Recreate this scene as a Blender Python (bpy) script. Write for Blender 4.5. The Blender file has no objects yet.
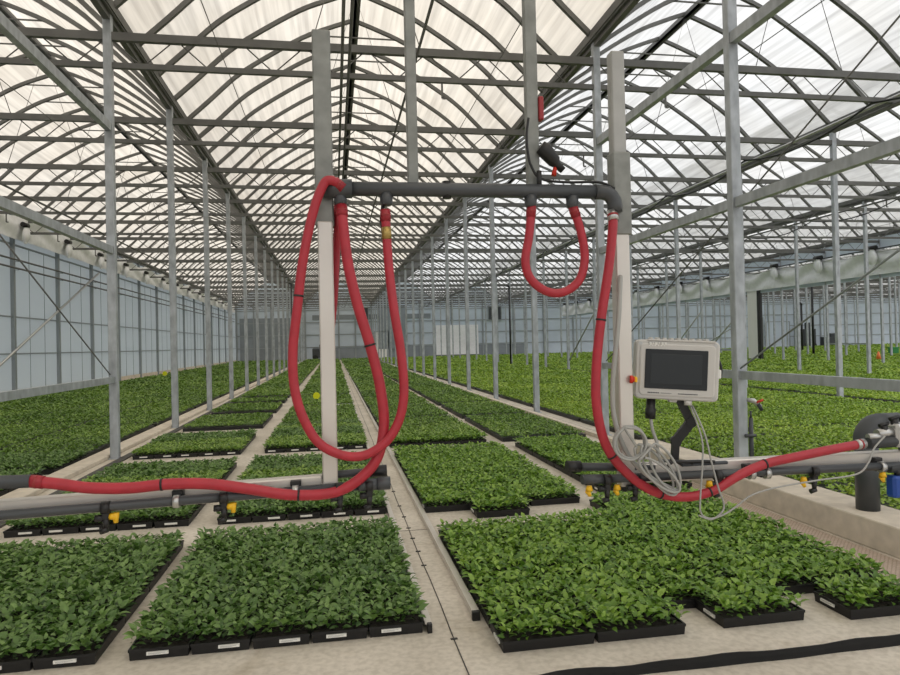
import bpy, math, random
import numpy as np
from mathutils import Vector, Matrix
random.seed(7); rng = np.random.default_rng(7)
sc = bpy.context.scene
COL = sc.collection
PI = math.pi

# ------------------------------------------------------------------ materials
def new_mat(name):
    m = bpy.data.materials.new(name); m.use_nodes = True
    nt = m.node_tree; b = nt.nodes['Principled BSDF']
    return m, nt, b

def lin(r, g, b):
    f = lambda c: (c/255/12.92) if c/255 <= .04045 else ((c/255+.055)/1.055)**2.4
    return (f(r), f(g), f(b), 1)

def simple(name, rgb, rough=.5, metal=0., noise=0., scale=8., bump=0., stretch=(1, 1, 1), spec=None):
    m, nt, b = new_mat(name)
    b.inputs['Roughness'].default_value = rough
    b.inputs['Metallic'].default_value = metal
    if spec is not None: b.inputs['Specular IOR Level'].default_value = spec
    c = lin(*rgb)
    if noise > 0:
        tc = nt.nodes.new('ShaderNodeTexCoord'); mp = nt.nodes.new('ShaderNodeMapping')
        mp.inputs['Scale'].default_value = stretch
        geo = nt.nodes.new('ShaderNodeNewGeometry')
        nt.links.new(geo.outputs['Position'], mp.inputs['Vector'])
        n = nt.nodes.new('ShaderNodeTexNoise'); n.inputs['Scale'].default_value = scale; n.inputs['Detail'].default_value = 5
        nt.links.new(mp.outputs['Vector'], n.inputs['Vector'])
        r = nt.nodes.new('ShaderNodeValToRGB')
        r.color_ramp.elements[0].position = .3; r.color_ramp.elements[1].position = .7
        r.color_ramp.elements[0].color = tuple(x*(1-noise) for x in c[:3])+(1,)
        r.color_ramp.elements[1].color = tuple(min(1, x*(1+noise)) for x in c[:3])+(1,)
        nt.links.new(n.outputs['Fac'], r.inputs['Fac'])
        nt.links.new(r.outputs['Color'], b.inputs['Base Color'])
        if bump > 0:
            bp = nt.nodes.new('ShaderNodeBump'); bp.inputs['Strength'].default_value = bump; bp.inputs['Distance'].default_value = .01
            nt.links.new(n.outputs['Fac'], bp.inputs['Height']); nt.links.new(bp.outputs['Normal'], b.inputs['Normal'])
    else:
        b.inputs['Base Color'].default_value = c
    return m

M = {}
M['galv'] = simple('galvanised_steel', (172, 177, 182), .5, .35, .22, 9, .15, (1, 1, .5))
M['roofsteel'] = simple('weathered_roof_steel', (106, 106, 104), .55, .2, .15, 3)
M['alu'] = simple('brushed_aluminium', (212, 207, 200), .35, .45, .06, 3, 0, (.3, 1, 1))
M['sleeve'] = simple('aged_zinc_sleeve', (134, 136, 132), .5, .35, .18, 14)
M['postgrey'] = simple('post_grey', (165, 165, 162), .45, .35, .1, 8)
M['pvc'] = simple('dark_grey_pvc', (66, 69, 72), .38, 0, .08, 4)
M['black'] = simple('black_plastic', (25, 25, 26), .45)
M['blacksheet'] = simple('black_foil', (20, 20, 20), .85, 0, .3, 6, .3)
M['hose'] = simple('red_ribbed_hose', (170, 40, 54), .42, 0, .10, 22)
M['hosedark'] = simple('red_hose_aged', (150, 32, 44), .45, 0, .12, 16)
M['brass'] = simple('brass', (176, 150, 90), .35, .8)
M['steel'] = simple('bright_steel', (190, 190, 188), .3, .8)
M['yellow'] = simple('yellow_plastic', (235, 185, 30), .4)
M['cardyellow'] = simple('sticky_yellow', (235, 235, 30), .5)
M['white'] = simple('white_plastic', (232, 232, 228), .45)
M['tag'] = simple('white_tag', (235, 234, 228), .5)
M['tagink'] = simple('tag_ink', (160, 160, 160), .5)
M['panel'] = simple('light_grey_enclosure', (196, 194, 190), .4)
M['screen'] = simple('dark_glass_screen', (40, 43, 46), .12)
M['screen2'] = simple('screen_glass_inner', (46, 50, 53), .15)
M['redpl'] = simple('red_plastic', (205, 45, 25), .4)
M['redold'] = simple('dull_red_plastic', (150, 40, 45), .4)
M['greycable'] = simple('grey_cable', (158, 158, 154), .45)
M['blue'] = simple('blue_valve', (25, 70, 150), .4)
M['green'] = simple('green_plastic', (40, 130, 60), .5)
M['orange'] = simple('orange_plastic', (230, 120, 60), .5)
M['soil'] = simple('peat_soil', (38, 32, 26), .9, 0, .3, 60, .5)
M['curtain'] = simple('white_screen_fabric', (232, 234, 236), .8, 0, .06, 5)
M['tray'] = simple('black_tray', (22, 22, 23), .5)
M['kerb'] = simple('cast_concrete', (206, 196, 180), .85, 0, .14, 7, .4)
M['drain'] = simple('drain_dark', (70, 68, 64), .7, 0, .2, 5)
M['farwall'] = simple('pale_cladding', (190, 202, 214), .6, 0, .06, .6)
M['fardark'] = simple('grey_cladding', (132, 140, 146), .6, 0, .12, .8)
M['machine'] = simple('dark_machinery', (62, 66, 70), .6)
M['mullion'] = simple('wall_mullion', (150, 157, 160), .5, .3)

def concrete():
    m, nt, b = new_mat('poured_concrete')
    geo = nt.nodes.new('ShaderNodeNewGeometry')
    def noise(s, d=6, ds=0):
        n = nt.nodes.new('ShaderNodeTexNoise'); n.inputs['Scale'].default_value = s; n.inputs['Detail'].default_value = d
        n.inputs['Distortion'].default_value = ds
        nt.links.new(geo.outputs['Position'], n.inputs['Vector']); return n
    def ramp(n, p0, p1, c0, c1):
        r = nt.nodes.new('ShaderNodeValToRGB'); e = r.color_ramp.elements
        e[0].position = p0; e[1].position = p1; e[0].color = c0; e[1].color = c1
        nt.links.new(n.outputs['Fac'], r.inputs['Fac']); return r
    r1 = ramp(noise(1.3, 6, .4), .3, .7, lin(192, 184, 170), lin(220, 212, 199))
    r2 = ramp(noise(26, 8), .35, .6, (.78, .77, .75, 1), (1, 1, 1, 1))
    r3 = ramp(noise(2.6, 4, 1.5), .60, .72, (1, 1, 1, 1), (.84, .81, .76, 1))
    m1 = nt.nodes.new('ShaderNodeMix'); m1.data_type = 'RGBA'; m1.blend_type = 'MULTIPLY'; m1.inputs[0].default_value = .8
    m2 = nt.nodes.new('ShaderNodeMix'); m2.data_type = 'RGBA'; m2.blend_type = 'MULTIPLY'; m2.inputs[0].default_value = .8
    nt.links.new(r1.outputs[0], m1.inputs[6]); nt.links.new(r2.outputs[0], m1.inputs[7])
    nt.links.new(m1.outputs[2], m2.inputs[6]); nt.links.new(r3.outputs[0], m2.inputs[7])
    nt.links.new(m2.outputs[2], b.inputs['Base Color'])
    b.inputs['Roughness'].default_value = .85
    bp = nt.nodes.new('ShaderNodeBump'); bp.inputs['Strength'].default_value = .25; bp.inputs['Distance'].default_value = .005
    nt.links.new(r2.outputs[0], bp.inputs['Height']); nt.links.new(bp.outputs['Normal'], b.inputs['Normal'])
    return m
M['concrete'] = concrete()

def weave():
    m, nt, b = new_mat('woven_ground_cover')
    geo = nt.nodes.new('ShaderNodeNewGeometry')
    v = nt.nodes.new('ShaderNodeTexBrick')
    v.inputs['Scale'].default_value = 14; v.inputs['Color1'].default_value = lin(208, 190, 174); v.inputs['Color2'].default_value = lin(196, 178, 162)
    v.inputs['Mortar'].default_value = lin(150, 134, 120); v.inputs['Mortar Size'].default_value = .05
    nt.links.new(geo.outputs['Position'], v.inputs['Vector']); nt.links.new(v.outputs['Color'], b.inputs['Base Color'])
    b.inputs['Roughness'].default_value = .85
    return m
M['weave'] = weave()

def film(name, col, trans):
    m, nt, b = new_mat(name); nt.nodes.remove(b)
    out = nt.nodes['Material Output']
    geo = nt.nodes.new('ShaderNodeNewGeometry'); mp = nt.nodes.new('ShaderNodeMapping')
    mp.inputs['Scale'].default_value = (7, .22, 7)
    nt.links.new(geo.outputs['Position'], mp.inputs['Vector'])
    n = nt.nodes.new('ShaderNodeTexNoise'); n.inputs['Scale'].default_value = 1.2; n.inputs['Detail'].default_value = 6; n.inputs['Distortion'].default_value = .4
    nt.links.new(mp.outputs['Vector'], n.inputs['Vector'])
    n2 = nt.nodes.new('ShaderNodeTexNoise'); n2.inputs['Scale'].default_value = .5; n2.inputs['Detail'].default_value = 3
    nt.links.new(geo.outputs['Position'], n2.inputs['Vector'])
    r = nt.nodes.new('ShaderNodeValToRGB'); e = r.color_ramp.elements
    e[0].position = .28; e[1].position = .62
    e[0].color = tuple(c*.70 for c in col[:3])+(1,); e[1].color = col
    nt.links.new(n.outputs['Fac'], r.inputs['Fac'])
    r2 = nt.nodes.new('ShaderNodeValToRGB'); e = r2.color_ramp.elements
    e[0].position = .3; e[1].position = .7; e[0].color = (.90, .88, .85, 1); e[1].color = (1, 1, 1, 1)
    nt.links.new(n2.outputs['Fac'], r2.inputs['Fac'])
    mx = nt.nodes.new('ShaderNodeMix'); mx.data_type = 'RGBA'; mx.blend_type = 'MULTIPLY'; mx.inputs[0].default_value = 1
    nt.links.new(r.outputs[0], mx.inputs[6]); nt.links.new(r2.outputs[0], mx.inputs[7])
    tr = nt.nodes.new('ShaderNodeBsdfTranslucent'); tp = nt.nodes.new('ShaderNodeBsdfTransparent')
    nt.links.new(mx.outputs[2], tr.inputs['Color']); nt.links.new(mx.outputs[2], tp.inputs['Color'])
    ms = nt.nodes.new('ShaderNodeMixShader'); ms.inputs[0].default_value = trans
    nt.links.new(tr.outputs[0], ms.inputs[1]); nt.links.new(tp.outputs[0], ms.inputs[2])
    nt.links.new(ms.outputs[0], out.inputs['Surface'])
    return m
M['film_warm'] = film('greenhouse_film_warm', (.855, .80, .72, 1), .4)
M['film_cool'] = film('greenhouse_film_clear', (.825, .84, .86, 1), .4)

def wallpanel():
    m, nt, b = new_mat('translucent_wall_sheet'); out = nt.nodes['Material Output']
    b.inputs['Base Color'].default_value = lin(196, 206, 212); b.inputs['Roughness'].default_value = .4
    tr = nt.nodes.new('ShaderNodeBsdfTranslucent'); tr.inputs['Color'].default_value = (.78, .82, .845, 1)
    ms = nt.nodes.new('ShaderNodeMixShader'); ms.inputs[0].default_value = .6
    nt.links.new(b.outputs[0], ms.inputs[1]); nt.links.new(tr.outputs[0], ms.inputs[2])
    nt.links.new(ms.outputs[0], out.inputs['Surface'])
    return m
M['wallsheet'] = wallpanel()

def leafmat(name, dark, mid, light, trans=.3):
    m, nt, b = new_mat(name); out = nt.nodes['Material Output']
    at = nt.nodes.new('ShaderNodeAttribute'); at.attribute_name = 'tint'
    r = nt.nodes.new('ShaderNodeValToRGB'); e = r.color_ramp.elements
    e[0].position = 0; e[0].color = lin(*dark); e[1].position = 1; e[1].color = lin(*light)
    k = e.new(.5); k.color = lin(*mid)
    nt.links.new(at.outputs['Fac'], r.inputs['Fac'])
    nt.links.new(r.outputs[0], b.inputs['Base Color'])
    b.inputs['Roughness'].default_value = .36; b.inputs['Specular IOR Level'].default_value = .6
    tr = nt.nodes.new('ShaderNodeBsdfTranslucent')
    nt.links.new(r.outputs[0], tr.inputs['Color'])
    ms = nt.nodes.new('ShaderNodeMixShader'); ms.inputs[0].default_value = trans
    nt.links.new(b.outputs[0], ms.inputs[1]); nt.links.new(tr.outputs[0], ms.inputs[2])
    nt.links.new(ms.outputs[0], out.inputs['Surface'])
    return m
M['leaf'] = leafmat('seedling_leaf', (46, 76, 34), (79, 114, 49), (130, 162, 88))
M['leaffar'] = leafmat('seedling_leaf_pale_haze', (66, 96, 38), (106, 142, 54), (156, 184, 88))  # yellower leaf green, lightened further with distance haze put into the colour
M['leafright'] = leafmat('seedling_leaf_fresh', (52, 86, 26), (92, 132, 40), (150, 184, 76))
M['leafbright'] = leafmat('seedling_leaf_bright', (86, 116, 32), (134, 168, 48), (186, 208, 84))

# ------------------------------------------------------------------ helpers
def tag(o, label=None, cat=None, group=None, kind=None):
    if label: o['label'] = label
    if cat: o['category'] = cat
    if group: o['group'] = group
    if kind: o['kind'] = kind
    return o

def empty(name, loc=(0, 0, 0), rz=0):
    o = bpy.data.objects.new(name, None); COL.objects.link(o); o.location = loc; o.rotation_euler = (0, 0, rz)
    o.empty_display_size = .1
    return o

def copy_tree(o, parent=None):
    c = o.copy(); COL.objects.link(c)
    if parent is not None: c.parent = parent
    for ch in list(o.children): copy_tree(ch, c)
    return c

class MB:
    """collects geometry in world coordinates"""
    def __init__(s): s.v = []; s.f = []; s.sm = []
    def add(s, vs, fs, smooth=False):
        n = len(s.v); s.v += [tuple(x) for x in vs]; s.f += [tuple(i+n for i in f) for f in fs]; s.sm += [smooth]*len(fs); return s
    def box(s, x0, x1, y0, y1, z0, z1):
        vs = [(x0, y0, z0), (x1, y0, z0), (x1, y1, z0), (x0, y1, z0), (x0, y0, z1), (x1, y0, z1), (x1, y1, z1), (x0, y1, z1)]
        return s.add(vs, [(0, 3, 2, 1), (4, 5, 6, 7), (0, 1, 5, 4), (1, 2, 6, 5), (2, 3, 7, 6), (3, 0, 4, 7)])
    def bbox(s, x0, x1, y0, y1, z0, z1, c=.004):
        """box with bevelled vertical and top edges"""
        def ring(i, z): return [(x0+i, y0+c, z), (x0+c, y0+i, z), (x1-c, y0+i, z), (x1-i, y0+c, z), (x1-i, y1-c, z), (x1-c, y1-i, z), (x0+c, y1-i, z), (x0+i, y1-c, z)]
        rs = [ring(c*.6, z0), ring(0, z0+c), ring(0, z1-c), ring(c*.6, z1)]
        n = len(s.v); s.v += sum(rs, [])
        fs = [tuple(n+7-i for i in range(8)), tuple(n+24+i for i in range(8))]
        for k in range(3):
            for i in range(8): j = (i+1) % 8; fs.append((n+8*k+i, n+8*k+j, n+8*k+8+j, n+8*k+8+i))
        s.f += fs; s.sm += [False]*len(fs); return s
    def bar(s, p, q, w, h, up=(0, 0, 1)):
        p = Vector(p); q = Vector(q); d = (q-p).normalized(); u = Vector(up)
        if abs(d.dot(u)) > .98: u = Vector((0, 1, 0))
        r = d.cross(u).normalized(); u = r.cross(d).normalized()
        vs = []
        for c in (p, q):
            for a, b in ((-1, -1), (1, -1), (1, 1), (-1, 1)): vs.append(c+r*(a*w/2)+u*(b*h/2))
        return s.add(vs, [(0, 1, 2, 3), (7, 6, 5, 4), (0, 4, 5, 1), (1, 5, 6, 2), (2, 6, 7, 3), (3, 7, 4, 0)])
    def tube(s, pts, r, seg=8, caps=True):
        pts = [Vector(p) for p in pts]; n0 = len(s.v); N = len(pts)
        rr = r if hasattr(r, '__len__') else [r]*N
        t = (pts[1]-pts[0]).normalized()
        u = Vector((0, 0, 1)) if abs(t.z) < .9 else Vector((0, 1, 0))
        nrm = (u-t*u.dot(t)).normalized()
        for i, p in enumerate(pts):
            a = pts[max(0, i-1)]; b = pts[min(N-1, i+1)]; t = (b-a)
            t = t.normalized() if t.length > 1e-9 else Vector((0, 0, 1))
            nrm = nrm-t*nrm.dot(t)
            nrm = nrm.normalized() if nrm.length > 1e-6 else Vector((1, 0, 0))
            bn = t.cross(nrm)
            for k in range(seg):
                a_ = 2*PI*k/seg; s.v.append(tuple(p+(nrm*math.cos(a_)+bn*math.sin(a_))*rr[i]))
        for i in range(N-1):
            for k in range(seg):
                k2 = (k+1) % seg; s.f.append((n0+i*seg+k, n0+i*seg+k2, n0+(i+1)*seg+k2, n0+(i+1)*seg+k)); s.sm.append(seg > 5)
        if caps:
            s.f.append(tuple(n0+seg-1-k for k in range(seg))); s.sm.append(False)
            s.f.append(tuple(n0+(N-1)*seg+k for k in range(seg))); s.sm.append(False)
        return s
    def mesh(s, name, mat, org=(0, 0, 0)):
        me = bpy.data.meshes.new(name); o = Vector(org)
        me.from_pydata([(v[0]-o.x, v[1]-o.y, v[2]-o.z) for v in s.v], [], s.f)
        me.polygons.foreach_set('use_smooth', s.sm); me.materials.append(mat); me.update(); return me
    def build(s, name, mat, parent=None, org=None):
        if org is None:
            org = tuple(parent.location) if parent is not None else (0, 0, 0)
            if parent is not None and parent.parent is not None:
                org = tuple(Vector(org)+parent.parent.location)
        o = bpy.data.objects.new(name, s.mesh(name, mat, org)); COL.objects.link(o)
        if parent is not None: o.parent = parent
        else: o.location = org
        return o

def spline(pts, n=8):
    P = [Vector(p) for p in pts]; out = []
    for i in range(len(P)-1):
        a = P[max(0, i-1)]; b = P[i]; c = P[i+1]; d = P[min(len(P)-1, i+2)]
        for k in range(n):
            t = k/n
            out.append(.5*((2*b)+(c-a)*t+(2*a-5*b+4*c-d)*t*t+(-a+3*b-3*c+d)*t**3))
    out.append(P[-1]); return out

ORD = ['first', 'second', 'third', 'fourth', 'fifth', 'sixth', 'seventh', 'eighth', 'ninth', 'tenth', 'eleventh', 'twelfth', 'thirteenth', 'fourteenth',
       'fifteenth', 'sixteenth', 'seventeenth', 'eighteenth', 'nineteenth', 'twentieth', 'twenty-first']

# ------------------------------------------------------------------ key dimensions (metres)
H_EYE = 1.657
XL, XR, BAY = -3.36, 4.64, 8.0
Y0, STEP = 7.13, 4.0
YEND = 83.1
HG, HTT, HTB = 7.0, 6.55, 6.10
NR = 11                      # bays beyond the kerb row
TAN = .99                    # how far along x the view reaches per metre of depth

# ------------------------------------------------------------------ floor, tracks, kerb
fl = MB(); fl.box(-14, 96, -9, 84, -.15, 0)
tag(fl.build('floor', M['concrete'], org=(0, 0, 0)), kind='structure')
wv = MB(); wv.box(3.62, 4.02, 2.6, 7.2, .0005, .004)
tag(wv.build('ground_mat', M['weave'], org=(3.8, 4.9, 0)), 'beige woven ground mat lying between seedlings and concrete kerb', 'ground mat')

kb = MB(); kb.bbox(4.06, 4.50, 3.0, 9.0, 0, .225, .01)
tag(kb.build('trim_1', M['kerb'], org=(4.3, 3, 0)), kind='structure')
sk = MB(); sk.bbox(4.36, 4.48, 9.0, YEND-1, 0, .07, .006); tag(sk.build('trim_6', M['kerb'], org=(4.4, 9, 0)), kind='structure')
dr = MB(); dr.box(4.48, 4.60, 9.0, YEND-1, 0, .03)
dr.box(-3.28, -3.16, 3, YEND-1, 0, .02)
tag(dr.build('trim_2', M['drain'], org=(4.6, 3, 0)), kind='structure')
lk = MB(); lk.bbox(-3.72, -3.44, 3, YEND-1, 0, .06, .008)
tag(lk.build('trim_3', M['kerb'], org=(-3.6, 3, 0)), kind='structure')

for nm, x, y0, lab in (('track_rail', .80, 3.97, 'pale metal track rail on kerb side of concrete track'), ('track_rail', .515, 3.86, 'pale metal track rail on wall side of concrete track')):
    r = MB(); sg = 1 if x > .6 else -1
    r.box(x-.012, x+.012, y0, YEND-2, 0, .045); r.box(min(x, x+sg*.03), max(x, x+sg*.03), y0, YEND-2, .04, .047)
    e = empty(nm, (x, y0, 0)); tag(e, lab, 'rail', 'metal rails of the track')
    r.build('rail_strip', M['alu'], e)
    c = MB(); c.bbox(x-.02, x+.028*max(sg, .3), y0-.03, y0, 0, .055); c.build('end_cap', M['black'], e)
# seam cable in the track with clips
e = empty('floor_cable', (.63, 3, 0)); tag(e, 'thin dark cable with clips along middle of concrete track', 'cable')
pts = [(.63+.004*math.sin(i*1.7)+.002*math.sin(i*.6), 2.2+i*.5, .004) for i in range(100)]
MB().tube(pts, .003, 6).build('cable', M['black'], e)
for i, y in enumerate([3.72, 5.0, 5.35, 5.72, 6.05, 6.45, 6.9, 7.6]):
    MB().bbox(.61, .65, y, y+.012, 0, .008, .002).build('clip', M['drain'], e)
# joint across the track
MB().box(.55, .79, 5.98, 5.988, 0, .0015).build('joint_strip', M['drain'], e)

# black foil edge near the camera
pts = []
x = .9
n0 = MB(); N = 40
prof = []
for i in range(N+1):
    x = .75+i*(4.6-.75)/N
    y = 3.165-.03*min(1, (x-.75)/.8)+.004*math.sin(x*5)+.003*math.sin(x*13)
    if x < 1.05: y -= (1.05-x)*.25
    h = .052+.005*math.sin(x*7+1)+.003*math.sin(x*17)
    prof.append([(x, y-.012, .0), (x, y-.010, h*.55), (x, y-.004, h), (x, y+.004, h), (x, y+.008, 0)])
vs = [v for p in prof for v in p]; fs = []
for i in range(N):
    for k in range(4): a = i*5+k; fs.append((a, a+5, a+6, a+1))
fs += [(0, 1, 2, 3, 4), tuple(N*5+k for k in (4, 3, 2, 1, 0))]
n0.add(vs, fs, False)
tag(n0.build('edging_strip', M['blacksheet'], org=(2, 3.2, 0)), 'black plastic foil edging strip running across the concrete in front', 'edging')

# ------------------------------------------------------------------ seedling trays
LEAF_V = np.array([[0, 0, -.02], [.36, .27, .07], [.38, 0, .01], [.36, -.27, .07], [.70, .21, .03], [.72, 0, -.05], [.70, -.21, .03], [1.04, 0, -.20]])
LEAF_F = np.array([[0, 2, 1], [0, 3, 2], [1, 2, 5], [1, 5, 4], [2, 3, 6], [2, 6, 5], [4, 5, 7], [5, 6, 7]])
def leaf_mesh(name, mats, base, size, az, el, roll, tint, LV=LEAF_V, LF=LEAF_F, extra=None):
    n = len(base); nv = len(LV)
    ca, sa, ce, se, cr, sr = np.cos(az), np.sin(az), np.cos(el), np.sin(el), np.cos(roll), np.sin(roll)
    dx = np.stack([ca*ce, sa*ce, se], 1)
    sx = np.stack([-sa, ca, np.zeros(n)], 1)
    up = np.cross(dx, sx)
    s2 = sx*cr[:, None]+up*sr[:, None]; u2 = -sx*sr[:, None]+up*cr[:, None]
    V = base[:, None, :]+size[:, None, None]*(LV[None, :, 0:1]*dx[:, None]+LV[None, :, 1:2]*s2[:, None]+LV[None, :, 2:3]*u2[:, None])
    V = V.reshape(-1, 3); F = (LF[None]+(np.arange(n)*nv)[:, None, None]).reshape(-1, 3)
    T = np.repeat(tint, nv); mi = np.zeros(len(F), np.int32)
    if extra is not None:
        ev, ef = extra; ef = np.array(ef); F = np.concatenate([F, ef+len(V)]); V = np.concatenate([V, ev]); T = np.concatenate([T, np.zeros(len(ev))])
        mi = np.concatenate([mi, np.ones(len(ef), np.int32)])
    me = bpy.data.meshes.new(name)
    me.vertices.add(len(V)); me.vertices.foreach_set('co', V.astype(np.float32).ravel())
    me.loops.add(len(F)*3); me.loops.foreach_set('vertex_index', F.astype(np.int32).ravel())
    me.polygons.add(len(F)); me.polygons.foreach_set('loop_start', (np.arange(len(F))*3).astype(np.int32))
    me.polygons.foreach_set('use_smooth', (mi == 0)); me.polygons.foreach_set('material_index', mi)
    for m in mats: me.materials.append(m)
    a = me.attributes.new('tint', 'FLOAT', 'POINT'); a.data.foreach_set('value', T.astype(np.float32))
    me.update(calc_edges=True); me.validate()
    return me

TW, TD, TH = .318, .528, .06      # tray width, length, height (length along y)
def tray_foliage(mat, name):
    B = []; S = []; A = []; E = []; R = []; T = []
    for i in range(5):
        for j in range(8):
            cx = -TW/2+TW*(i+.5)/5+rng.uniform(-.010, .010); cy = -TD/2+TD*(j+.5)/8+rng.uniform(-.010, .010)
            tb = rng.uniform(-.15, .15); hh = rng.uniform(.85, 1.2); a0 = rng.uniform(0, 2*PI)
            for k in range(8):
                low = k < 2
                a = a0+k*2.4+rng.uniform(-.3, .3)
                B.append((cx+math.cos(a)*.010, cy+math.sin(a)*.010, TH-.005+hh*(.016 if low else .026+.007*k)))
                S.append(rng.uniform(.038, .052) if low else rng.uniform(.052, .078)*(1 if k < 6 else .75))
                A.append(a); E.append(rng.uniform(.0, .4) if low else rng.uniform(.0, 1.05)); R.append(rng.uniform(-.7, .7))
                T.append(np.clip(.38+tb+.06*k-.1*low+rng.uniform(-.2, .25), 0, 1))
    return leaf_mesh(name, [mat], np.array(B), np.array(S), np.array(A), np.array(E), np.array(R), np.array(T))

def tray_shell():
    m = MB(); w, d, h = TW/2-.003, TD/2-.003, TH
    b = .007; t = .006
    def ring(x, y, z): return [(-x, -y, z), (x, -y, z), (x, y, z), (-x, y, z)]
    rs = [ring(w-b, d-b, 0), ring(w-b*.5, d-b*.5, h*.75), ring(w, d, h*.76), ring(w, d, h), ring(w-t*1.5, d-t*1.5, h), ring(w-b-t, d-b-t, .008)]
    n = 4; vs = sum(rs, []); fs = [(3, 2, 1, 0)]
    for k in range(5):
        for i in range(4): j = (i+1) % 4; fs.append((k*4+i, k*4+j, k*4+4+j, k*4+4+i))
    fs.append((20, 21, 22, 23))
    m.add(vs, fs); return m.mesh('tray_shell', M['tray'])
ME_SHELL = tray_shell()
m_ = MB(); w, d = TW/2-.016, TD/2-.016
m_.box(-w, w, -d, d, .01, TH-.012)
for i in range(5):
    for j in range(8):
        cx = -TW/2+TW*(i+.5)/5; cy = -TD/2+TD*(j+.5)/8
        m_.tube([(cx, cy, TH-.014), (cx, cy, TH-.004)], [.024, .018], 6)
ME_SOIL = m_.mesh('potting_soil', M['soil'])
m_ = MB(); m_.box(-.056, .056, -TD/2-.003, -TD/2+.006, .026, .043)
ME_TAG = m_.mesh('name_tag', M['tag'])
m_ = MB(); m_.box(-.046, .040, -TD/2-.0036, -TD/2-.003, .0355, .0375); m_.box(-.046, .018, -TD/2-.0036, -TD/2-.003, .0305, .032)
ME_INK = m_.mesh('tag_print', M['tagink'])
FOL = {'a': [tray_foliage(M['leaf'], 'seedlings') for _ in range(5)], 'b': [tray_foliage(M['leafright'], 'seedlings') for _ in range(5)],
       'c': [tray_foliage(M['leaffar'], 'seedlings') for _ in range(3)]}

def make_tray(x, y, rz, kind, label, has_tag=True, near=True):
    """x, y = centre"""
    t = empty('seedling_tray', (x+random.uniform(-.003, .003), y+random.uniform(-.003, .003), 0), rz+random.uniform(-.006, .006))
    tag(t, label, 'seedling tray', 'black trays of green seedlings on the concrete')
    for nm, me in (('tray_shell', ME_SHELL), ('potting_soil', ME_SOIL)):
        o = bpy.data.objects.new(nm, me); COL.objects.link(o); o.parent = t
    o = bpy.data.objects.new('seedlings', random.choice(FOL[kind])); COL.objects.link(o); o.parent = t
    o['kind'] = 'stuff'
    s = random.choice((0, PI)); o.rotation_euler = (0, 0, s); o.scale = (1, 1, random.uniform(.80, .95)); o.location.z = .008
    if has_tag:
        o = bpy.data.objects.new('name_tag', ME_TAG); COL.objects.link(o); o.parent = t; o['label'] = 'white printed tag'
        o.location.x = random.uniform(-.05, .05)
        if near:
            q = bpy.data.objects.new('tag_print', ME_INK); COL.objects.link(q); q.parent = o
    return t

NT = 0
def block(x0, y0, nx, ny, kind, desc, side, rot=False, skip=(), lift=()):
    """nx trays across, ny rows back; side = where the count across starts"""
    global NT
    pw, pd = (TW+.002, TD+.002) if not rot else (TD+.006, TW+.003)
    for j in range(ny):
        for i in range(nx):
            if (i, j) in skip: continue
            lab = f"black seedling tray, {ORD[i]} from {side} in {ORD[j]} row of {desc}"
            make_tray(x0+(i+.5)*pw, y0+(j+.5)*pd, -PI/2 if rot else 0, kind[min(j, len(kind)-1)], lab, has_tag=(j == 0), near=(y0 < 5 and j == 0))
            NT += 1

block(-2.87, 3.84, 5, 4, 'a', 'front block by galvanised-post row', 'post row')
block(-1.12, 3.84, 5, 4, 'a', 'front block behind the pale path', 'path')
block(-2.97, 6.65, 5, 6, 'aaacaac', 'second block by galvanised-post row', 'post row')
block(-1.12, 6.62, 5, 6, 'aaacaac', 'second block beside the pale path', 'path')
block(-3.06, 10.9, 5, 4, 'ccaa', 'third block by galvanised-post row', 'post row')
block(-1.11, 10.9, 5, 6, 'ccaaca', 'third block beside the pale path', 'path')
block(.845, 3.495, 3, 7, 'b', 'front block beyond the metal rail', 'rail', rot=True, skip=((2, 0),))
make_tray(2.14+.27, 3.51+.165, -PI/2, 'b', 'black seedling tray pushed forward alone at front corner beside the kerb-side block'); NT += 1
block(2.49, 3.87, 2, 8, 'b', 'front block beside the kerb', 'rail', rot=True)
make_tray(2.91+.27, 3.45+.165, -PI/2, 'b', 'black seedling tray standing forward of the block beside the woven mat'); NT += 1
block(.85, 6.55, 3, 11, 'b', 'second block beyond the metal rail', 'rail', rot=True)
make_tray(1.29+.27, 6.38, -PI/2, 'b', 'black seedling tray jutting forward from second block beyond the rail'); NT += 1
block(2.80, 6.85, 2, 11, 'b', 'second block beside the kerb', 'rail', rot=True)
block(-5.42, 8.1, 3, 5, 'a', 'first wall-bay block', 'wall side', rot=True)
block(-5.38, 9.95, 3, 4, 'a', 'second wall-bay block', 'wall side', rot=True)

block(.86, 10.85, 3, 5, 'bc', 'third block beyond the metal rail', 'rail', rot=True)

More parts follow.
